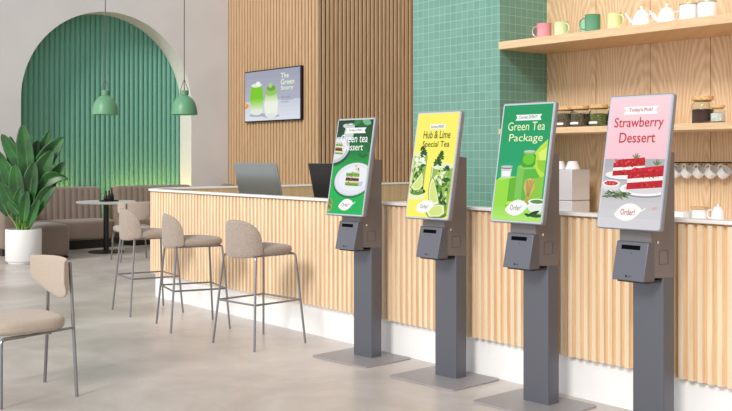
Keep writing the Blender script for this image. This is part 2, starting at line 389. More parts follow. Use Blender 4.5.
# ------------------------------------------------------------ mug rail
t = thing('mug_rail', 'thin dark rail with hooks on the panelled wall', 'rail', (-4.1, YP - .05, 1.392))
MB().tube([(-.75, 0, 0), (1.5, 0, 0)], .005).build('bar', M_DARK, t)
for i in range(7):
    MB().tube([(-.7 + .35 * i, 0, 0), (-.7 + .35 * i, .05, 0)], .004).build('bracket', M_DARK, t)
names = ['white mug hanging on the rail, closest to the strawberry kiosk', 'second white hanging mug from the strawberry kiosk', 'middle one of the five hanging white mugs', 'second white hanging mug from the right end', 'rightmost white mug hanging on the rail']
for i, x in enumerate((-4.50, -4.40, -4.295, -4.19, -4.085)):
    MB().tube(fillet([(x + 4.1 + .02, 0, .006), (x + 4.1 + .02, -.022, .0), (x + 4.1 + .02, -.03, -.022), (x + 4.1 + .02, -.048, -.012)], .01), .0028, 6).build('hook', M_DARK, t)
    g = thing('hanging_mug', names[i], 'mug', (x, YP - .085, 1.315), 0, 'white mugs hanging from the rail')
    g.rotation_euler = (.15, .95, 0)
    r, h = .043, .078
    MB().lathe([(r * .7, -h / 2), (r * .9, -h / 2 + .008), (r, -h / 2 + .03), (r * 1.04, h / 2), (r * .96, h / 2), (r * .9, -h / 2 + .03), (.001, -h / 2 + .01)], n=28).build('body', M_CERAMIC, g)
    MB().tube(fillet([(-r * .9, 0, h * .35), (-r * 1.6, 0, h * .3), (-r * 1.6, 0, -h * .2), (-r * .9, 0, -h * .28)], .02), .0055).build('handle', M_CERAMIC, g)

# coffee machine box and things on the back counter
t = thing('coffee_grinder', 'tall silver-grey box machine on the back counter behind the kiosks', 'machine', (-5.435, 6.57, .96))
MB().box(-.2, .2, -.12, .12, 0, .11).build('lower_housing', mat('pearl_metal', (208, 206, 208), .35, .3), t, bevel=.008)
MB().box(-.2, .2, -.12, .12, .113, .372).build('upper_housing', _m['pearl_metal'], t, bevel=.008)
for x, l in ((-5.305, 'white bowl turned over on top of the grey machine, right one'), (-5.45, 'white bowl turned over on top of the grey machine, left one')):
    o = MB().lathe([(.062, 0), (.06, .01), (.042, .06), (.036, .068), (.001, .068)]).build('bowl', M_CERAMIC); o.location = (x, 6.55, 1.333); tag(o, l, 'bowl')
t = thing('milk_pitcher', 'small white lidded pitcher at the right end behind the counter', 'pitcher', (-3.93, 6.5, .96))
MB().lathe([(.045, 0), (.05, .006), (.046, .07), (.034, .1), (.001, .1)]).build('body', M_CERAMIC, t)
MB().lathe([(.032, .1), (.03, .112), (.008, .12), (.01, .132), (.001, .138)]).build('lid', M_CERAMIC, t)
MB().tube(fillet([(-.04, 0, .085), (-.085, 0, .09), (-.085, 0, .03), (-.046, 0, .03)], .03), .005).build('handle', M_CERAMIC, t)
t = thing('sugar_bowl', 'low white bowl with a flat wooden lid left of the pitcher', 'bowl', (-4.08, 6.5, .96))
MB().lathe([(.05, 0), (.06, .03), (.056, .09), (.001, .09)]).build('body', M_CERAMIC, t)
MB().lathe([(.066, .091), (.068, .098), (.066, .106), (.001, .106)]).build('lid', M_CORK, t)
o = MB().box(-.12, .12, -.07, .07, 0, .07).build('serving_tray', M_CERAMIC, bevel=.006); o.location = (-4.27, 6.46, .96); tag(o, 'flat white tray behind the bar rim left of the wooden-lidded bowl', 'tray')

# ------------------------------------------------------------ pictures on screens
def scr(c, e=1.0):
    nm = 'lit_%d_%d_%d' % tuple(int(v) for v in c)
    if nm in _m: return _m[nm]
    m = mat(nm, c, .35, emit=e * .95, spec=.25); m.node_tree.nodes['Principled BSDF'].inputs['Base Color'].default_value = (*[v * .04 for v in lin(c)[:3]], 1)
    return m
class Pic:                                   # flat layers in local x (right), z (up), facing -y
    def __init__(s, W, Hh): s.W = W; s.H = Hh; s.mb = MB(); s.mats = []; s.l = 0; s.zs = 1; s.clip = (0, W, 0, Hh)
    def mi(s, c):
        m = scr(c)
        if m not in s.mats: s.mats.append(m)
        return s.mats.index(m)
    def poly(s, pts, c):
        pts = [(a, b * s.zs) for a, b in pts]
        x0, x1, z0, z1 = s.clip                 # Sutherland-Hodgman against the screen rectangle
        for ax, lim, sg in ((0, x0, 1), (0, x1, -1), (1, z0, 1), (1, z1, -1)):
            out = []
            for i in range(len(pts)):
                a, b = pts[i - 1], pts[i]; ia = (a[ax] - lim) * sg >= 0; ib = (b[ax] - lim) * sg >= 0
                if ia != ib:
                    t = (lim - a[ax]) / (b[ax] - a[ax]); out.append((a[0] + (b[0] - a[0]) * t, a[1] + (b[1] - a[1]) * t))
                if ib: out.append(b)
            pts = out
            if len(pts) < 3: return
        y = -.000015 * s.l; s.l += 1
        s.mb.add([(p[0] - s.W / 2, y, p[1]) for p in pts], [tuple(range(len(pts)))], s.mi(c))
    def rect(s, x0, x1, z0, z1, c): s.poly([(x0, z0), (x1, z0), (x1, z1), (x0, z1)], c)
    def ell(s, cx, cz, rx, rz, c, rot=0, n=28, a0=0, a1=2 * PI):
        k = []
        for i in range(n):
            a = a0 + (a1 - a0) * i / (n if a1 - a0 > 6.2 else n - 1); x, z = rx * math.cos(a), rz * math.sin(a)
            k.append((cx + x * math.cos(rot) - z * math.sin(rot), cz + x * math.sin(rot) + z * math.cos(rot)))
        s.poly(k, c)
    def leaf(s, cx, cz, l, w, c, rot=0):
        pts = []
        for i in range(13):
            t = i / 12; pts.append((-l / 2 + l * t, w / 2 * math.sin(PI * t) ** .8))
        for i in range(1, 12):
            t = 1 - i / 12; pts.append((-l / 2 + l * t, -w / 2 * math.sin(PI * t) ** .8))
        s.poly([(cx + x * math.cos(rot) - z * math.sin(rot), cz + x * math.sin(rot) + z * math.cos(rot)) for x, z in pts], c)
    def grad(s, z0, z1, c0, c1, n=10, x0=None, x1=None):
        for i in range(n):
            t = (i + .5) / n; s.rect(s.clip[0] if x0 is None else x0, s.clip[1] if x1 is None else x1, z0 + (z1 - z0) * i / n, z0 + (z1 - z0) * (i + 1) / n, tuple(int(a + (b - a) * t) for a, b in zip(c0, c1)))
    def banner(s, cx, cz, w, h, c):
        s.poly([(cx - w / 2, cz - h / 2), (cx + w / 2, cz - h / 2), (cx + w / 2 - h * .35, cz), (cx + w / 2, cz + h / 2), (cx - w / 2, cz + h / 2), (cx - w / 2 + h * .35, cz)], c)
    def dots(s, cx, cz, rx, rz, n, cs, r0, r1, rot=0):
        for i in range(n):
            a = random.random() * 2 * PI; q = math.sqrt(random.random())
            r = random.uniform(r0, r1); s.ell(cx + rx * q * math.cos(a), cz + rz * q * math.sin(a), r, r * random.uniform(.5, 1), random.choice(cs), random.random() * 3, 7)
    def build(s, parent, name='screen'):
        o = s.mb.build(name, s.mats, parent, smooth=False); return o
def text(parent, body, w, h, cx, cz, c, y=-.0062, off=0.0, name='screen_text', W=0, m=None):
    cu = bpy.data.curves.new('t', 'FONT'); cu.body = body; cu.offset = off; cu.resolution_u = 3
    to = bpy.data.objects.new('t', cu); me = bpy.data.meshes.new_from_object(to)
    bpy.data.objects.remove(to); xs = [v.co.x for v in me.vertices]; ys = [v.co.y for v in me.vertices]
    a, b, d, e = min(xs), max(xs), min(ys), max(ys)
    for v in me.vertices:
        v.co = ((v.co.x - a) / (b - a) * w - w / 2 + cx - W / 2, y, (v.co.y - d) / (e - d) * h - h / 2 + cz)
    me.materials.clear(); me.materials.append(m or scr(c)); me.name = name
    o = bpy.data.objects.new(name, me); COL.objects.link(o); o.parent = parent
    return o

SW, SH = .357, .676
def order_leaf(p, cx, cz, w=.15, rot=.12):
    pts = []
    for i in range(15):
        t = i / 14; pts.append((-w / 2 + w * t, w * .27 * math.sin(PI * t) ** .75 + .012 * (t - .5)))
    for i in range(1, 14):
        t = 1 - i / 14; pts.append((-w / 2 + w * t, -w * .27 * math.sin(PI * t) ** .75 + .012 * (t - .5)))
    pts = [(cx + x * math.cos(rot) - z * math.sin(rot), cz + x * math.sin(rot) + z * math.cos(rot)) for x, z in pts]
    p.poly(pts, (250, 250, 248))
    p.poly([(cx + w * .46, cz + .010), (cx + w * .62, cz + .026), (cx + w * .625, cz + .020), (cx + w * .47, cz + .004)], (250, 250, 248))

def pic_dessert(p):
    p.grad(0, SH, (0, 180, 84), (0, 160, 66), 8)
    p.grad(SH * .5, SH, (0, 160, 66), (0, 44, 18), 14)
    p.poly([(.2, .676), (.357, .676), (.357, .5), (.3, .56)], (0, 70, 28)); p.poly([(0, .676), (.1, .676), (.05, .58), (0, .56)], (0, 60, 30))
    random.seed(3)
    for x, z, l, w, r, c in ((.26, .62, .16, .07, -.5, (10, 96, 40)), (.32, .57, .14, .06, -1, (0, 84, 34)), (.2, .665, .12, .05, .6, (40, 130, 60)), (.29, .66, .1, .05, -.3, (110, 176, 130)), (.33, .49, .12, .04, -1.2, (0, 104, 44)), (.27, .42, .07, .03, -.4, (10, 110, 36)), (.31, .415, .06, .025, .4, (16, 96, 36))): p.leaf(x, z, l, w, c, r)
    p.poly([(.07, .56), (.08, .615), (.05, .63), (.055, .645), (.09, .65), (.165, .645), (.175, .62), (.17, .56), (.15, .53), (.09, .53)], (198, 210, 206))
    p.ell(.128, .645, .035, .011, (120, 134, 130)); p.ell(.128, .643, .024, .006, (226, 232, 230))
    p.ell(.02, .445, .145, .1, (0, 84, 34), .25); p.ell(.012, .458, .138, .092, (196, 200, 206), .25); p.ell(.01, .463, .112, .074, (226, 229, 232), .25)
    for i, c in enumerate(((116, 160, 50), (226, 222, 180), (60, 26, 22), (150, 70, 40), (224, 224, 200), (100, 150, 45))): p.poly([(.0, .43 + i * .012), (.085, .425 + i * .012), (.085, .438 + i * .012), (.0, .443 + i * .012)], c)
    p.dots(.045, .51, .04, .007, 14, [(140, 180, 60), (200, 150, 60), (230, 210, 150)], .003, .007)
    p.ell(.222, .237, .196, .122, (0, 112, 50), .12); p.ell(.226, .248, .192, .118, (206, 208, 218), .12); p.ell(.228, .252, .186, .112, (226, 228, 236), .12); p.ell(.23, .252, .15, .088, (234, 236, 242), .12)
    cx, cz = .15, .205
    p.poly([(cx + .01, cz - .006), (cx + .17, cz - .006), (cx + .18, cz + .03), (cx + .1, cz + .02)], (196, 200, 210))
    for i, c in enumerate(((96, 140, 36), (132, 170, 60), (222, 222, 180), (122, 30, 28), (66, 20, 20), (226, 222, 210), (126, 170, 52), (104, 150, 44))): p.poly([(cx, cz + i * .0108), (cx + .135, cz - .004 + i * .0108), (cx + .135, cz + .0075 + i * .0108), (cx, cz + .0115 + i * .0108)], c)
    p.dots(cx + .066, cz + .045, .06, .035, 40, [(96, 30, 26), (150, 186, 80), (60, 20, 20), (236, 230, 214), (90, 130, 40)], .002, .005)
    p.dots(cx + .07, cz + .088, .062, .006, 26, [(140, 180, 60), (90, 140, 40), (180, 200, 90)], .003, .006)
    p.dots(cx + .105, cz + .115, .028, .026, 26, [(244, 242, 230), (230, 222, 200), (120, 70, 40), (190, 170, 60), (250, 248, 240)], .005, .010)
    p.ell(.02, .06, .03, .05, (150, 160, 90)); p.ell(.02, .06, .018, .036, (96, 120, 50)); p.dots(.02, .06, .022, .04, 12, [(190, 196, 130), (70, 90, 40)], .003, .007)
    p.banner(.19, .598, .21, .04, (250, 252, 250))
    order_leaf(p, .185, .066)
def txt_dessert(s):
    text(s, "Today's Pick!", .14, .022, .19, .599, (20, 90, 44), W=SW, off=.01)
    text(s, 'Green tea', .275, .058, .19, .54, (250, 252, 250), W=SW, off=.006); text(s, 'Dessert', .21, .05, .185, .478, (250, 252, 250), W=SW, off=.006)
    text(s, 'Order!', .07, .026, .185, .066, (30, 50, 35), W=SW)
def glass_tea(p, cx, cz, w, h, full=True):
    p.poly([(cx - w / 2, cz + h), (cx + w / 2, cz + h), (cx + w * .44, cz), (cx - w * .44, cz)], (150, 184, 86))
    p.ell(cx, cz + h, w / 2, w * .12, (232, 238, 200)); p.ell(cx, cz, w * .44, w * .12, (96, 136, 50))
    random.seed(int(cx * 1000))
    p.dots(cx, cz + h * .52, w * .42, h * .46, 70, [(64, 120, 30), (96, 150, 40), (150, 190, 70), (226, 236, 180), (40, 92, 26), (190, 216, 110)], .008, .022)
    p.dots(cx, cz + h * .8, w * .36, h * .14, 12, [(244, 248, 230), (220, 232, 180), (120, 164, 60)], .01, .02)
    p.dots(cx, cz + h * .2, w * .4, h * .2, 26, [(24, 70, 20), (40, 92, 26), (120, 160, 60)], .008, .018)
    for a in (.2, .6, .9): p.leaf(cx + w * .25 * math.sin(a * 9), cz + h * a * .8, w * .4, w * .16, (36, 92, 28), a * 7)
    p.poly([(cx - w * .46, cz + h), (cx - w * .42, cz + h), (cx - w * .38, cz + .01), (cx - w * .42, cz + .01)], (226, 238, 196))
def lime(p, pts):
    p.poly(pts, (120, 160, 40)); c = (sum(a for a, _ in pts) / len(pts), sum(b for _, b in pts) / len(pts))
    p.poly([(c[0] + (a - c[0]) * .86, c[1] + (b - c[1]) * .88) for a, b in pts], (240, 244, 208))
    p.poly([(c[0] + (a - c[0]) * .68, c[1] + (b - c[1]) * .72) for a, b in pts], (214, 228, 130))
def mint(p, cx, cz, s):
    for a in (-.3, .2, .8, 1.3, 1.8, 2.4, 3.0, 3.5): p.leaf(cx + .45 * s * math.cos(a), cz + .5 * s * math.sin(a) + s * .3, s * 1.0, s * .42, random.choice([(28, 84, 28), (46, 112, 36), (20, 66, 24)]), a)
def pic_lime(p):
    p.grad(0, SH, (254, 243, 92), (252, 240, 104), 4)
    p.ell(.06, .14, .085, .03, (236, 240, 190)); p.ell(.075, .165, .07, .02, (30, 76, 30))
    glass_tea(p, .065, .155, .125, .25)
    mint(p, .09, .40, .036); mint(p, .075, .435, .024)
    lime(p, [(.0, .19), (.1, .3), (.115, .25), (.12, .2), (.09, .17), (.04, .165)])
    glass_tea(p, .268, .02, .19, .31)
    p.dots(.26, .02, .08, .02, 16, [(30, 80, 24), (80, 120, 60)], .008, .014)
    mint(p, .225, .335, .042); mint(p, .245, .375, .034); mint(p, .25, .405, .022); mint(p, .31, .3, .03)
    lime(p, [(.175, .22), (.19, .265), (.21, .25), (.26, .15), (.285, .08), (.24, .07), (.19, .1), (.172, .16)])
    lime(p, [(.17, .03), (.2, .07), (.27, .09), (.33, .085), (.345, .03), (.3, .005), (.2, .0)])
    p.rect(.12, .255, .572, .604, (250, 250, 240))
    order_leaf(p, .155, .068, .155)
def txt_lime(s):
    text(s, 'Current EVENT', .115, .018, .187, .588, (40, 50, 30), W=SW, off=.01)
    text(s, 'Hub & Lime', .235, .05, .19, .535, (44, 66, 24), W=SW, off=.01); text(s, 'Special Tea', .235, .052, .19, .468, (44, 66, 24), W=SW, off=.01)
    text(s, 'Order!', .07, .026, .155, .068, (90, 90, 30), W=SW)
def pic_package(p):
    p.grad(.0, SH, (20, 176, 116), (14, 150, 92), 6)
    p.zs = .76
    p.rect(0, SW, 0, .16, (150, 216, 70)); p.grad(0, .17, (176, 232, 110), (140, 214, 60), 5)
    p.poly([(0, .30), (.10, .32), (.10, .1), (0, .13)], (150, 220, 60)); p.poly([(.1, .32), (.155, .335), (.155, .14), (.085, .1), (.1, .12)], (98, 180, 44)); p.poly([(0, .30), (.04, .335), (.155, .335), (.1, .318)], (170, 230, 90))
    p.poly([(.15, .13), (.15, .41), (.2, .425), (.21, .4), (.21, .13)], (126, 196, 84)); p.poly([(.2, .13), (.2, .39), (.33, .40), (.33, .13)], (86, 184, 58)); p.poly([(.15, .415), (.2, .39), (.33, .40), (.3, .43), (.2, .43)], (140, 214, 100))
    p.poly([(.25, .5), (.3, .57), (.347, .62), (.347, .3), (.3, .36), (.27, .42)], (186, 226, 70)); p.poly([(.29, .52), (.347, .56), (.347, .42), (.31, .44)], (216, 240, 110)); p.poly([(.28, .46), (.347, .46), (.347, .36), (.3, .4)], (150, 204, 50)); p.poly([(.26, .32), (.347, .34), (.347, .1), (.25, .14)], (140, 200, 56))
    # jar, tin, whisk, bowl, petals
    p.poly([(.175, .42), (.19, .405), (.26, .408), (.275, .43), (.275, .495), (.262, .515), (.19, .515), (.175, .49)], (70, 160, 30)); p.ell(.225, .47, .042, .045, (104, 200, 44)); p.rect(.185, .265, .508, .528, (150, 178, 130)); p.ell(.225, .528, .04, .01, (190, 210, 180))
    p.poly([(.035, .325), (.105, .325), (.11, .4), (.03, .4)], (212, 214, 210)); p.rect(.04, .1, .335, .375, (246, 246, 244)); p.ell(.07, .405, .05, .014, (120, 124, 122)); p.ell(.07, .41, .045, .01, (196, 200, 198))
    p.dots(.2, .13, .1, .03, 30, [(170, 226, 60), (130, 190, 30), (196, 236, 90)], .008, .02)
    p.poly([(.225, .12), (.25, .12), (.262, .19), (.235, .19)], (190, 160, 80)); p.poly([(.235, .19), (.262, .19), (.288, .25), (.286, .31), (.25, .325), (.215, .31), (.212, .25)], (214, 186, 104))
    for i in range(6): p.poly([(.22 + i * .012, .31), (.225 + i * .012, .31), (.243 + i * .003, .19), (.24 + i * .003, .19)], (150, 120, 50))
    p.ell(.318, .115, .062, .05, (232, 236, 232)); p.ell(.318, .15, .062, .022, (246, 248, 246)); p.ell(.318, .15, .048, .015, (90, 140, 60))
    p.leaf(.3, .06, .1, .03, (26, 60, 26), .5); p.leaf(.33, .045, .1, .026, (40, 84, 30), .1); p.leaf(.26, .05, .05, .02, (30, 70, 24), -.3)
    p.zs = 1
    p.banner(.19, .6, .19, .034, (248, 250, 248))
    order_leaf(p, .175, .075, .165)
def txt_package(s):
    text(s, 'Current EVENT!', .135, .018, .19, .601, (20, 110, 70), W=SW, off=.01)
    text(s, 'Green Tea', .27, .05, .185, .548, (244, 250, 200), W=SW); text(s, 'Package', .245, .058, .19, .474, (244, 250, 200), W=SW)
    text(s, 'Order!', .08, .03, .175, .075, (70, 100, 50), W=SW)
def cake(p, x, z, w, h, d):
    reds = [(196, 22, 34), (222, 40, 52), (160, 10, 22), (236, 70, 76), (178, 16, 28)]
    q = lambda a, b: (x + a * w, z + b * h + d * a)
    p.poly([q(0, .6), q(.14, .95), q(.98, 1.0), q(1, .66)], (206, 28, 42))
    p.poly([q(0, 0), q(1, 0), q(1, .34), q(0, .32)], (190, 20, 32)); p.poly([q(0, .3), q(1, .33), q(1, .52), q(0, .5)], (250, 240, 238)); p.poly([q(0, .49), q(1, .51), q(1, .84), q(0, .78)], (186, 18, 30))
    p.dots(x + w * .5, z + h * .9, w * .45, h * .1, 40, reds, .004, .009); p.dots(x + w * .5, z + h * .64, w * .48, h * .1, 36, reds, .003, .008); p.dots(x + w * .5, z + h * .17 + d * .5, w * .47, h * .12, 36, reds, .003, .008)
def pic_strawberry(p):
    p.grad(.35, SH, (249, 200, 210), (253, 214, 221), 8); p.grad(0, .352, (216, 214, 217), (178, 176, 180), 8)
    random.seed(5)
    p.ell(.125, .262, .115, .024, (150, 150, 156)); p.ell(.125, .268, .115, .024, (244, 242, 242)); cake(p, .055, .262, .19, .088, .01)
    p.ell(.255, .188, .145, .036, (146, 146, 152)); p.ell(.255, .196, .145, .036, (250, 248, 248)); p.ell(.255, .199, .122, .027, (222, 216, 219)); cake(p, .15, .192, .22, .112, .016)
    for x, z, s in ((.19, .352, .03), (.315, .318, .032)):
        for a in (.6, 1.2, 1.7, 2.4): p.leaf(x + s * .5 * math.cos(a), z + s * .5 * math.sin(a), s * 1.1, s * .25, (104, 128, 70), a)
    p.ell(.055, .205, .054, .028, (222, 220, 224)); p.ell(.055, .222, .054, .018, (250, 248, 248)); p.ell(.055, .222, .043, .012, (200, 40, 50)); p.dots(.055, .224, .034, .008, 20, [(232, 60, 70), (180, 24, 34), (240, 120, 120)], .004, .008)
    for i in range(60):
        a = random.uniform(-.7, .5); p.leaf(.02 + random.random() * .15, .148 + random.random() * .03, .036, .006, random.choice([(70, 96, 54), (96, 124, 76), (52, 76, 42), (130, 150, 104)]), a)
    p.leaf(.33, .1, .04, .014, (226, 170, 170), .2)
    p.banner(.19, .605, .21, .042, (252, 250, 250))
    order_leaf(p, .175, .075, .165)
def txt_strawberry(s):
    red = (202, 38, 52)
    text(s, "Today's Pick!", .14, .024, .19, .606, red, W=SW, off=.015)
    text(s, 'Strawberry', .295, .068, .185, .535, red, W=SW, off=.008); text(s, 'Dessert', .215, .054, .185, .462, red, W=SW, off=.008)
    text(s, 'Order!', .085, .03, .175, .075, red, W=SW, off=.01)

def rrect(w, h, r, n=6):
    P = []
    for cx, cz, a0 in ((w / 2 - r, h - r, 0), (-w / 2 + r, h - r, PI / 2), (-w / 2 + r, r, PI), (w / 2 - r, r, 1.5 * PI)):
        for i in range(n + 1):
            a = a0 + PI / 2 * i / n; P.append((cx + r * math.cos(a), cz + r * math.sin(a)))
    return P
def kiosk(x, y, rz, dz, pic, txt, label):
    k = thing('ordering_kiosk', label, 'kiosk', (x, y, 0), rz, 'self-ordering kiosks in front of the bar')
    m = MB(); m.prism([(a, b - .2335) for a, b in rrect(.564, .467, .035)], lambda p, z: (p[0], p[1], z), 0, .010)
    m.build('base_plate', mat('plate_grey', (162, 158, 160), .45, .3), k, bevel=.003)
    db = dz - (dz + .03) * .55; zb = .83 + db
    m = MB(); m.prism([(a, b + .008) for a, b in rrect(.187, .108, .012)], lambda p, z: (p[0], p[1], z), .010, zb); m.build('pole', M_KIOSK, k)
    # housing behind the display (side profile in y,z extruded across x)
    prof = [(-.085, .83), (.114, .815), (.114, 1.445), (-.02, 1.46), (-.10, 1.10), (-.105, 1.0)]
    m = MB(); m.prism([(a, b + (db if b < .9 else dz)) for a, b in prof], lambda p, t: (t, p[0], p[1]), -.094, .094)
    hs = m.build('housing', M_KSIDE, k, bevel=.005)
    m = MB().lathe([(.0085, 0), (.0085, .004), (.006, .006), (.001, .006)], c=(.0945, -.045, .985 + dz), n=16, axis=Matrix.Rotation(PI / 2, 3, 'Y')); m.build('lock', M_CHROME, hs)
    m = MB().tube([(.0945, -.03, .87 + dz), (.0945, .05, .87 + dz), (.0945, .05, .94 + dz), (.0945, -.03, .94 + dz)], .0012, 5, closed=True); m.build('service_panel', M_BLACK, hs)
    # printer box, front leaning forward at the foot
    prof = [(-.168, .815), (-.07, .812), (-.07, 1.012), (-.124, 1.012)]
    m = MB(); m.prism([(a, b + db) for a, b in prof], lambda p, t: (t, p[0], p[1]), -.096, .0955)
    pb = m.build('printer_box', M_KIOSK, k, bevel=.004)
    def fp(x_, z_, o=.0): t = (1.012 - z_) / .197; return (x_, -.124 - .044 * t - o, z_ + db)
    m = MB(); q = [fp(-.062, .972, .001), fp(.05, .972, .001), fp(.05, .994, .001), fp(-.062, .994, .001)]; q2 = [(a, b + .006, c) for a, b, c in q]
    m.add(q + q2, [(0, 1, 2, 3), (4, 7, 6, 5), (0, 4, 5, 1), (1, 5, 6, 2), (2, 6, 7, 3), (3, 7, 4, 0)]); m.build('receipt_slot', mat('slot_dark', (4, 4, 5), .9, spec=.1), pb, smooth=False)
    m = MB(); c = fp(0, .955, .0008); m.add([(c[0] + .003 * math.cos(a * PI / 5), c[1], c[2] + .004 * math.sin(a * PI / 5)) for a in range(10)], [tuple(range(10))]); m.build('sensor', M_BLACK, pb, smooth=False)
    m = MB(); c = fp(-.012, .838, .0012); m.add([(c[0] + .006 * math.cos(a * PI / 8), c[1] - .0003, c[2] + .006 * math.sin(a * PI / 8)) for a in range(16)], [tuple(range(16))]); m.build('logo', M_BLACK, pb, smooth=False)
    lt = text(pb, 'LG', .015, .010, .007, 0, (0, 0, 0), y=0, name='logo_text', m=M_BLACK); lt.location = (0, c[1] - .0006, c[2])
    m = MB().box(-.085, .088, -.135, .0, .804 + db, .815 + db); m.build('bottom_lip', M_BLACK, k)
    # display: slab leaning back
    W, Hh = .385, .704
    d = MB(); d.prism(rrect(W, Hh, .014), lambda p, t: (p[0], t, p[1]), 0, .030); d.prism(rrect(W - .03, Hh - .03, .012), lambda p, t: (p[0], t, p[1] + .015), .030, .05)
    do = d.build('display', mat('display_side', (140, 140, 148), .4, .3), k, bevel=.004); do.location = (0, -.171, 1.051 + dz); do.rotation_euler = (-.178, 0, 0)
    m = MB(); m.prism(rrect(W - .012, Hh - .012, .012), lambda p, t: (p[0], t, p[1] + .006), -.0012, .0005); m.build('front_glass_border', mat('pale_border', (178, 181, 192), .3), do, smooth=False)
    p = Pic(SW, SH); pic(p); so = p.build(do); so.location = (0, -.0022, .014)
    base_n = len([c for c in do.children])
    txt(so)
    return k
kiosk(-5.46, 4.392, .095, -.03, pic_dessert, txt_dessert, 'grey floor-standing ordering kiosk with the green tea dessert screen')
kiosk(-4.613, 4.401, .067, -.013, pic_lime, txt_lime, 'grey ordering kiosk with the yellow Hub & Lime tea screen')
kiosk(-3.798, 4.343, .045, .008, pic_package, txt_package, 'grey ordering kiosk with the green tea package screen')
kiosk(-3.038, 4.349, .02, .015, pic_strawberry, txt_strawberry, 'grey ordering kiosk with the pink strawberry dessert screen')

# ------------------------------------------------------------ wall screen
tvx0, tvx1 = -14.95, -13.21; tw = tvx1 - tvx0
tv = thing('wall_display', 'wide wall-mounted screen advertising two green tea drinks on the slatted wall', 'display', ((tvx0 + tvx1) / 2, YT - .06, 2.05))
MB().box(-tw / 2, tw / 2, 0, .06, 0, .90).build('frame', M_BLACK, tv, bevel=.005)
def pic_tv(p):
    W, Hh = p.W, p.H
    p.grad(0, Hh * .4, (222, 226, 236), (200, 204, 218), 5); p.grad(Hh * .4, Hh, (176, 178, 196), (160, 162, 182), 4)
    p.ell(.02, .27, .1, .05, (226, 150, 60)); p.ell(-.02, .3, .08, .05, (240, 190, 110))
    def drink(cx, z0, w, h, g0, g1, topc):
        n = 14
        for i in range(n):
            t = i / n; ww = w * (.72 + .28 * math.sin(PI * min(1, .15 + t * .8))); c = tuple(int(a + (b - a) * max(0, min(1, (t - g0) / (g1 - g0)))) for a, b in zip((236, 240, 226), topc))
            p.rect(cx - ww / 2, cx + ww / 2, z0 + h * t, z0 + h * (t + 1.02) / n * n / n * 1 if False else z0 + h * (t + 1 / n), c)
        p.ell(cx, z0, w * .38, w * .1, (226, 230, 224))
    p.ell(.42, .1, .28, .03, (170, 174, 190)); drink(.38, .14, .42, .48, .02, .5, (122, 200, 44)); p.ell(.38, .62, .17, .035, (226, 236, 216)); p.ell(.43, .65, .07, .035, (244, 246, 240))
    p.ell(.84, .07, .26, .03, (176, 180, 196)); drink(.84, .08, .42, .38, .55, .9, (180, 216, 140)); p.ell(.84, .49, .19, .07, (150, 196, 100)); p.ell(.84, .55, .13, .05, (110, 165, 60)); p.ell(.82, .6, .06, .045, (170, 210, 130))
pp = Pic(tw - .04, .86); pic_tv(pp); so = pp.build(tv); so.location = (0, -.004, .02)
for b_, w_, z_ in (('The', .24, .745), ('Green', .40, .635), ('Story', .38, .525)): text(so, b_, w_, .09, 1.14 + w_ / 2, z_, (232, 240, 214), W=tw - .04, off=.012)
for b_, w_, z_ in (('Experience', .25, .375), ('the authenticity of', .36, .335), ('our green', .22, .295)): text(so, b_, w_, .026, 1.16 + w_ / 2, z_, (60, 66, 72), W=tw - .04)

# ------------------------------------------------------------ monitors on the inner worktop
def monitor(x, w, col, label, stand):
    t = thing('computer_monitor', label, 'monitor', (x, 5.08, .8705), 0, 'monitors behind the bar rim')
    m = MB(); m.prism([(a, b) for a, b in rrect(w, .46, .012)], lambda p, s: (p[0], s, p[1]), 0, .014)
    m.prism([(a * .9, b * .8 + .05) for a, b in rrect(w, .46, .03)], lambda p, s: (p[0], s, p[1]), -.003, 0)
    o = m.build('screen_housing', col, t, bevel=.004); o.location = (0, .0, .06); o.rotation_euler = (.22, 0, 0)
    MB().box(-.09, .09, -.0, .16, 0, .008).build('foot', col, t, bevel=.002)
    m = MB(); m.prism([(-.04, 0), (.04, 0), (.035, .16), (.015, .2), (-.015, .2), (-.035, .16)], lambda p, s: (p[0], s - p[1] * .0, p[1] + .008), -.06, -.048); o2 = m.build('stand', col, t, bevel=.002)
    m = MB().box(-.06, .06, -.06, .0, 0, .008).build('foot_plate', col, t)
monitor(-7.80, .74, M_ALU, 'silver monitor seen from behind over the bar rim', True)
monitor(-6.62, .62, M_BLACK, 'black monitor seen from behind beside the first kiosk', True)

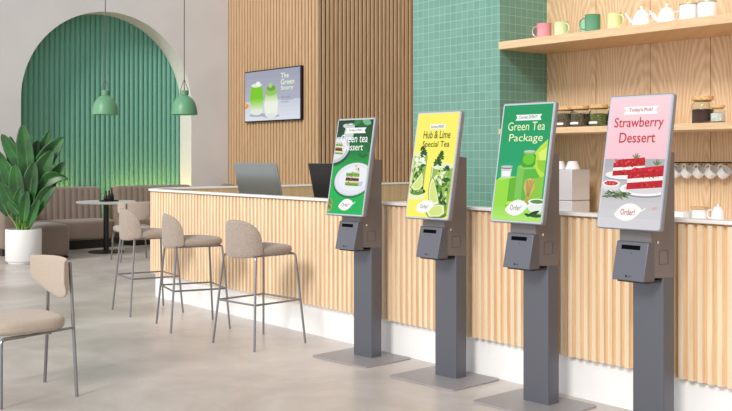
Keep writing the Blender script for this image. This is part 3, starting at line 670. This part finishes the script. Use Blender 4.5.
# ------------------------------------------------------------ seating
def shell(m, rx, ry, phm, zb, zt, th, n=24, k=8, lean=0):
    """upholstered curved back: plan arc (centre 0,0) from -phm..phm around +y, zb/zt functions of s in -1..1"""
    grid = []
    for i in range(n + 1):
        s = -1 + 2 * i / n; a = phm * s; row = []
        b, t = zb(s), zt(s); mid = (b + t) / 2
        for j in range(2 * k):
            q = 2 * PI * j / (2 * k); 
            u = math.cos(q); v = math.sin(q)
            z = mid + (t - b) / 2 * (abs(v) ** .55) * (1 if v > 0 else -1)
            o = th / 2 * (abs(u) ** .8) * (1 if u > 0 else -1)
            e = max(0.05, (1 - abs(s) ** 6)) ** .5 if abs(s) > .8 else 1
            row.append(((rx + o * e) * math.sin(a), (ry + o * e) * math.cos(a) + lean * (z - .5), z))
        grid.append(row)
    m.rings(grid, True, True)
def bar_stool(x, y, rz, label):
    t = thing('bar_stool', label, 'bar stool', (x, y, 0), rz, 'bar stools along the counter')    # faces +y, back at -y
    m = MB(); m.cushion(0, .015, .692, .755, .215, .23, 2.7, .03, dome=.018); m.build('seat', M_FABRIC, t)
    m = MB()
    shell(m, .225, .205, 1.12, lambda s: .672 + .03 * abs(s) ** 3, lambda s: .775 + .19 * math.sqrt(max(0, 1 - abs(s) ** 2.6)), .035)
    m.v = [(a, -b - .03, c) for a, b, c in m.v]; m.f = [tuple(reversed(f)) for f in m.f]; m.build('backrest', M_FABRIC, t, sub=1)
    fr = MB(); fr.tube(fillet([(-.17, -.17, .69), (.17, -.17, .69), (.17, .19, .69), (-.17, .19, .69), (-.17, -.17, .69)], .03), .008); fr.build('seat_frame', M_STEEL, t)
    def leg(sx, sy):
        top = Vector((sx * .13, .01 + sy * .18, .69)); kn = Vector((sx * .195, .01 + sy * .195, .69)); ft = Vector((sx * .255, sy * .25 + .005, 0))
        MB().tube(fillet([top, kn, ft], .035), .009, 10).build('leg', M_STEEL, t)
        q = (.69 - .335) / .69; return kn.lerp(ft, q)
    L = [leg(*s) for s in ((-1, -1), (1, -1), (1, 1), (-1, 1))]
    m = MB()
    for i in range(4): m.tube([L[i], L[(i + 1) % 4]], .0075, 8)
    m.build('footrest', M_STEEL, t)
bar_stool(-8.37, 4.17, math.radians(-7), 'taupe bar stool farthest from the kiosks, at the rounded end of the bar')
bar_stool(-7.39, 4.10, math.radians(-14), 'middle one of the three taupe bar stools')
bar_stool(-6.40, 4.13, math.radians(6), 'taupe bar stool nearest the kiosks, with its full footrest in view')

def dining_chair(x, y, rz, label, fab):
    t = thing('dining_chair', label, 'chair', (x, y, 0), rz)       # faces -y, back at +y
    m = MB(); m.cushion(0, -.02, .405, .482, .25, .245, 3.2, .03, dome=.002); m.build('seat', fab, t)
    m = MB(); shell(m, .29, .15, 1.12, lambda s: .565 + .12 * abs(s) ** 1.8, lambda s: .825 - .01 * s * s, .03)
    m.v = [(a, b + .09, c) for a, b, c in m.v]; m.build('backrest', fab, t, sub=1)
    for sx in (-1, 1):
        MB().tube(fillet([(sx * .165, .235, .80), (sx * .195, .245, .42), (sx * .245, .245, 0)], .2), .0105, 10).build('rear_leg', M_STEEL, t)
        MB().tube(fillet([(sx * .20, -.05, .39), (sx * .225, -.2, .39), (sx * .25, -.21, 0)], .03), .0105, 10).build('front_leg', M_STEEL, t)
        MB().tube([(sx * .21, .245, .41), (sx * .20, -.05, .39)], .008).build('side_rail', M_STEEL, t)
    MB().tube([(-.2, .1, .39), (.2, .1, .39)], .008).build('cross_rail', M_STEEL, t)
dining_chair(-5.895, 2.11, math.radians(1), 'beige dining chair with grey metal legs in the left foreground', M_FABRIC2)
dining_chair(-12.62, 6.08, math.radians(-100), 'beige chair pulled up to the round table', M_FABRIC2)

# round table with tray and carafes
TX, TY = -13.95, 6.28
t = thing('round_table', 'round white-topped pedestal table in front of the banquettes', 'table', (TX, TY, 0))
MB().lathe([(.40, .735), (.435, .742), (.44, .755), (.435, .768), (.001, .768)], n=48).build('tabletop', M_WHITE, t)
MB().lathe([(.04, .02), (.04, .735)], n=24).build('pole', M_DARK, t)
MB().lathe([(.26, 0), (.265, .008), (.25, .02), (.05, .03), (.001, .03)], n=40).build('base', M_DARK, t)
o = MB().lathe([(.13, 0), (.145, .004), (.15, .016), (.145, .017), (.135, .008), (.001, .006)], n=32).build('round_tray', M_DARK); o.location = (TX + .03, TY + .03, .768); tag(o, 'dark round tray on the round table', 'tray')
for dx, dy, h, l in ((-.06, -.02, .15, 'dark carafe on the tray, the left one'), (.01, .04, .2, 'tall dark carafe in the middle of the tray'), (.07, -.03, .16, 'dark carafe on the tray, the right one')):
    o = MB().lathe([(.03, 0), (.036, .01), (.034, h * .35), (.014, h * .6), (.011, h * .85), (.014, h), (.001, h)], n=20).build('carafe', M_BLACK); o.location = (TX + .03 + dx, TY + .03 + dy, .7745); tag(o, l, 'carafe', 'dark carafes on the tray')

# banquettes
def banquette(name, label, y0, y1, seat=True, chan=True):
    t = thing(name, label, 'sofa', (-15.3, (y0 + y1) / 2, 0)); L = (y1 - y0) / 2
    m = MB()
    n = max(2, int((y1 - y0) / .1)); rows = []
    K = n * 6; segs = []
    for i in range(K + 1):
        yy = -L + 2 * L * i / K; b = .018 * abs(math.sin(PI * i / 6)) ** .7 if chan else .0
        e = min(1, (L - abs(yy)) / .09); drop = .09 * (1 - math.sqrt(max(0, 1 - (1 - e) ** 2)))
        zt = .955 - drop
        rows.append([(-.12, yy, .1), (.14 + b, yy, .1), (.10 + b, yy, zt - .04), (.08 + b * .7, yy, zt - .012), (.04, yy, zt), (-.06, yy, zt), (-.12, yy, zt - .03)])
    m.rings(rows, True, True); m.build('backrest', M_SOFA, t, ang=60)
    if seat:
        MB().cushion(.36, 0, .14, .44, .34, L, 9, .05, n=64, dome=.012).build('seat', M_SOFA, t)
        MB().box(-.1, .6, -L + .05, L - .05, 0, .14).build('toe_kick', M_DARK, t)
    return t
banquette('banquette_sofa', 'brown channel-back banquette behind the round table, left of the gap', 5.12, 6.76)
banquette('banquette_sofa', 'brown banquette right of the gap, running behind the bar corner', 7.0, 8.45)
banquette('banquette_sofa', 'short dark banquette end in the room corner beside the slatted wall', 9.08, 9.34, True, False)
t = thing('banquette_wing', 'brown upholstered side wing of the banquette at the left edge', 'sofa', (-14.8, 4.93, 0))
MB().cushion(0, 0, .1, .95, .62, .13, 7, .07, n=48).build('backrest', M_SOFA, t); MB().box(-.5, .5, -.08, .08, 0, .1).build('toe_kick', M_DARK, t)
t = thing('upholstered_bench', 'brown rounded bench block right behind the white planter', 'bench', (-14.03, 5.32, 0))
MB().cushion(0, 0, .03, .47, .53, .26, 5, .05, n=56, dome=.01).build('seat', M_SOFA, t); MB().box(-.5, .5, -.2, .2, 0, .03).build('toe_kick', M_DARK, t)

# ------------------------------------------------------------ pendants
def pendant(px, D, label):
    k = (px - 366) / 980; P = (FW + RT * k) * D
    t = thing('pendant_lamp', label, 'lamp', (P.x, P.y, 1.965), 0, 'sage green pendant lamps')
    prof = [(.163, 0), (.166, .004), (.165, .02), (.155, .09), (.135, .15), (.105, .2), (.06, .235), (.045, .245)]
    MB().lathe(prof + [(.04, .24), (.1, .19), (.13, .145), (.15, .088), (.16, .02), (.163, 0)], n=40, caps=False).build('lamp_shade', M_PENDANT, t)
    MB().lathe([(.04, .24), (.048, .245), (.048, .30), (.042, .308), (.001, .308)], n=24).build('cap', M_PENDANT, t)
    MB().lathe([(.001, .05), (.04, .06), (.055, .095), (.04, .14), (.025, .16), (.025, .24)], n=20, caps=False).build('bulb', mat('lamp_bulb', (255, 240, 214), .4, emit=1.4), t)
    c = MB(); c.tube([(0, 0, .30), (0, 0, 3.2)], .006)
    for s in (-1, 1): c.tube([(.052 * s * RT.x, .052 * s * RT.y, .25), (.048 * s * RT.x, .048 * s * RT.y, .31), (0, 0, .45)], .004)
    c.build('cable', M_CABLE, t)
pendant(105.3, 12.3, 'green dome pendant lamp on the left, over the round table')
pendant(184.3, 12.3, 'green dome pendant lamp on the right, beside the arch edge')

# ------------------------------------------------------------ potted plant
PC = (FW + RT * ((23.5 - 366) / 980)) * 13.26
pl = thing('potted_plant', 'tall broad-leaved plant in a white cylindrical planter', 'plant', (PC.x, PC.y, 0))
MB().lathe([(.19, 0), (.2, .01), (.2, .03), (.225, .035), (.235, .05), (.235, .455), (.23, .465), (.215, .465), (.212, .41), (.001, .40)], n=48).build('planter', M_POT, pl)
MB().lathe([(.211, .39), (.211, .425), (.001, .43)], n=32).build('soil', M_SOIL, pl)
px2 = 13.26 / 980
def leafy(u0, v0, u1, v1, wpx, dep, bend=.12, dd=0):
    A = RT * ((u0 - 23.5) * px2) + FW * dep; A.z = H - (v0 - 157) * px2
    B = RT * ((u1 - 23.5) * px2) + FW * (dep + dd); B.z = H - (v1 - 157) * px2
    base = Vector((A.x * .25 + random.uniform(-.05, .05), A.y * .25 + random.uniform(-.05, .05), .43))
    # stalk
    mid = base.lerp(A, .55); mid.x = (base.x * .7 + A.x * .3); mid.y = base.y * .7 + A.y * .3
    P = [(1 - t) ** 2 * base + 2 * t * (1 - t) * mid + t * t * A for t in [i / 8 for i in range(9)]]
    o = MB().tube(P, [.016 - .007 * i / 8 for i in range(9)], 7).build('stalk', M_RIB, pl)
    # blade
    ax = B - A; L = ax.length; w = wpx * px2 * .6
    side = ax.cross(FW + Vector((0, 0, .15))).normalized(); nrm = side.cross(ax).normalized()
    if nrm.dot(FW) > 0: nrm = -nrm
    n = 18; m = MB(); vs = []; half = 5
    sag = Vector((0, 0, 1)) * bend * L
    for i in range(n + 1):
        t = i / n; c = A + ax * t + sag * (4 * t * (1 - t)) * .5
        ww = w * (math.sin(PI * min(1, t * .92 + .06)) ** .62) * (1 - .25 * t)
        if i == n: ww = w * .03
        for j in range(-half, half + 1):
            s = j / half; cup = abs(s) * ww * .45 + (.004 * (1 if (i + j) % 2 else -1) if abs(s) > .5 else 0)
            vs.append(c + side * (ww * s) + nrm * cup)
    q = 2 * half + 1
    m.add(vs, [(i * q + j, i * q + j + 1, (i + 1) * q + j + 1, (i + 1) * q + j) for i in range(n) for j in range(q - 1)])
    lo = m.build('leaf', M_LEAF, pl, ang=80)
    sm = lo.modifiers.new('solid', 'SOLIDIFY'); sm.thickness = .003
    MB().tube([vs[i * q + half] - Vector((0, 0, 0)) for i in range(0, n, 2)], [.006 * (1 - i / n) + .001 for i in range(0, n, 2)], 5).build('midrib', M_RIB, lo)
for a in ((28, 184, 21.5, 124, 17, .05), (31, 182, 62, 137, 17, .08), (26, 182, -1, 134, 15, .1), (32, 196, 53, 150, 17, 0), (35, 196, 69, 179, 13, -.03, .5), (20, 200, 1, 158, 16, .0), (31, 205, 37, 162, 15, -.1),
          (14, 188, 6, 136, 13, .16), (38, 214, 58, 186, 12, -.08, .35), (17, 212, 3, 182, 13, -.08), (23, 206, 18, 164, 15, -.12), (28, 222, 31, 190, 11, -.16), (36, 190, 47, 142, 13, .2), (12, 208, -6, 170, 13, .1, .3), (22, 180, 33, 140, 13, .22), (20, 220, 24, 188, 11, -.14), (8, 175, -12, 150, 12, .05, .3), (30, 176, 44, 130, 11, .25), (24, 186, 12, 140, 12, .2), (40, 205, 62, 162, 11, .1, .2), (10, 215, -3, 196, 10, -.05, .2), (33, 226, 43, 198, 9, -.15), (24, 214, 12, 200, 9, -.17)):
    leafy(*a)

# ------------------------------------------------------------ concealed light strips behind the banquettes
for ya, yb, l in ((5.66, 6.58, 'warm light strip tucked behind the left banquette back'), (7.2, 8.58, 'warm light strip tucked behind the right banquette back')):
    o = MB().box(XA - .16, XA - .12, ya, yb, .80, .83).build('light_strip', mat('warm_strip', (255, 214, 110), .5, emit=17)); tag(o, l, 'light')

# ------------------------------------------------------------ light
w = bpy.data.worlds.new('world'); S.world = w; w.use_nodes = True; nt = w.node_tree
bg = nt.nodes['Background']; tc = nt.nodes.new('ShaderNodeTexCoord'); sp = nt.nodes.new('ShaderNodeSeparateXYZ'); nt.links.new(tc.outputs['Generated'], sp.inputs[0])
# brighter towards the window side (-y)
mr = nt.nodes.new('ShaderNodeMapRange'); mr.inputs[1].default_value = -1; mr.inputs[2].default_value = .6; mr.inputs[3].default_value = 1.3; mr.inputs[4].default_value = .6
nt.links.new(sp.outputs[1], mr.inputs[0])
mz = nt.nodes.new('ShaderNodeMapRange'); mz.inputs[1].default_value = 0; mz.inputs[2].default_value = 1; mz.inputs[3].default_value = 1.3; mz.inputs[4].default_value = .7
nt.links.new(sp.outputs[2], mz.inputs[0])
mxx = nt.nodes.new('ShaderNodeMapRange'); mxx.inputs[1].default_value = -1; mxx.inputs[2].default_value = 1; mxx.inputs[3].default_value = 1.2; mxx.inputs[4].default_value = .75
nt.links.new(sp.outputs[0], mxx.inputs[0])
nt.links.new(math_node(nt, 'MULTIPLY', math_node(nt, 'MULTIPLY', mr.outputs[0], mz.outputs[0]), mxx.outputs[0]), bg.inputs['Strength'])
bg.inputs['Color'].default_value = (.965, .985, 1, 1)
sd = bpy.data.lights.new('sun', 'SUN'); sd.energy = 2.0; sd.angle = math.radians(14); sd.color = (1, .965, .92)
so = bpy.data.objects.new('sun', sd); COL.objects.link(so)
d = Vector((-.34, .8, -.5)); so.rotation_euler = d.to_track_quat('-Z', 'Y').to_euler(); so.location = (3, -5, 8)

cam = bpy.data.cameras.new('camera'); co = bpy.data.objects.new('camera', cam); COL.objects.link(co)
co.location = (0, 0, H); co.rotation_euler = (PI / 2, 0, TH - PI / 2)
cam.sensor_width = 36; cam.lens = 980 / 732 * 36; cam.shift_y = -48.5 / 732; cam.clip_end = 100
S.camera = co
S.view_settings.view_transform = 'Standard'; S.view_settings.look = 'None'; S.view_settings.exposure = 0; S.view_settings.gamma = 1
S.cycles.max_bounces = 8
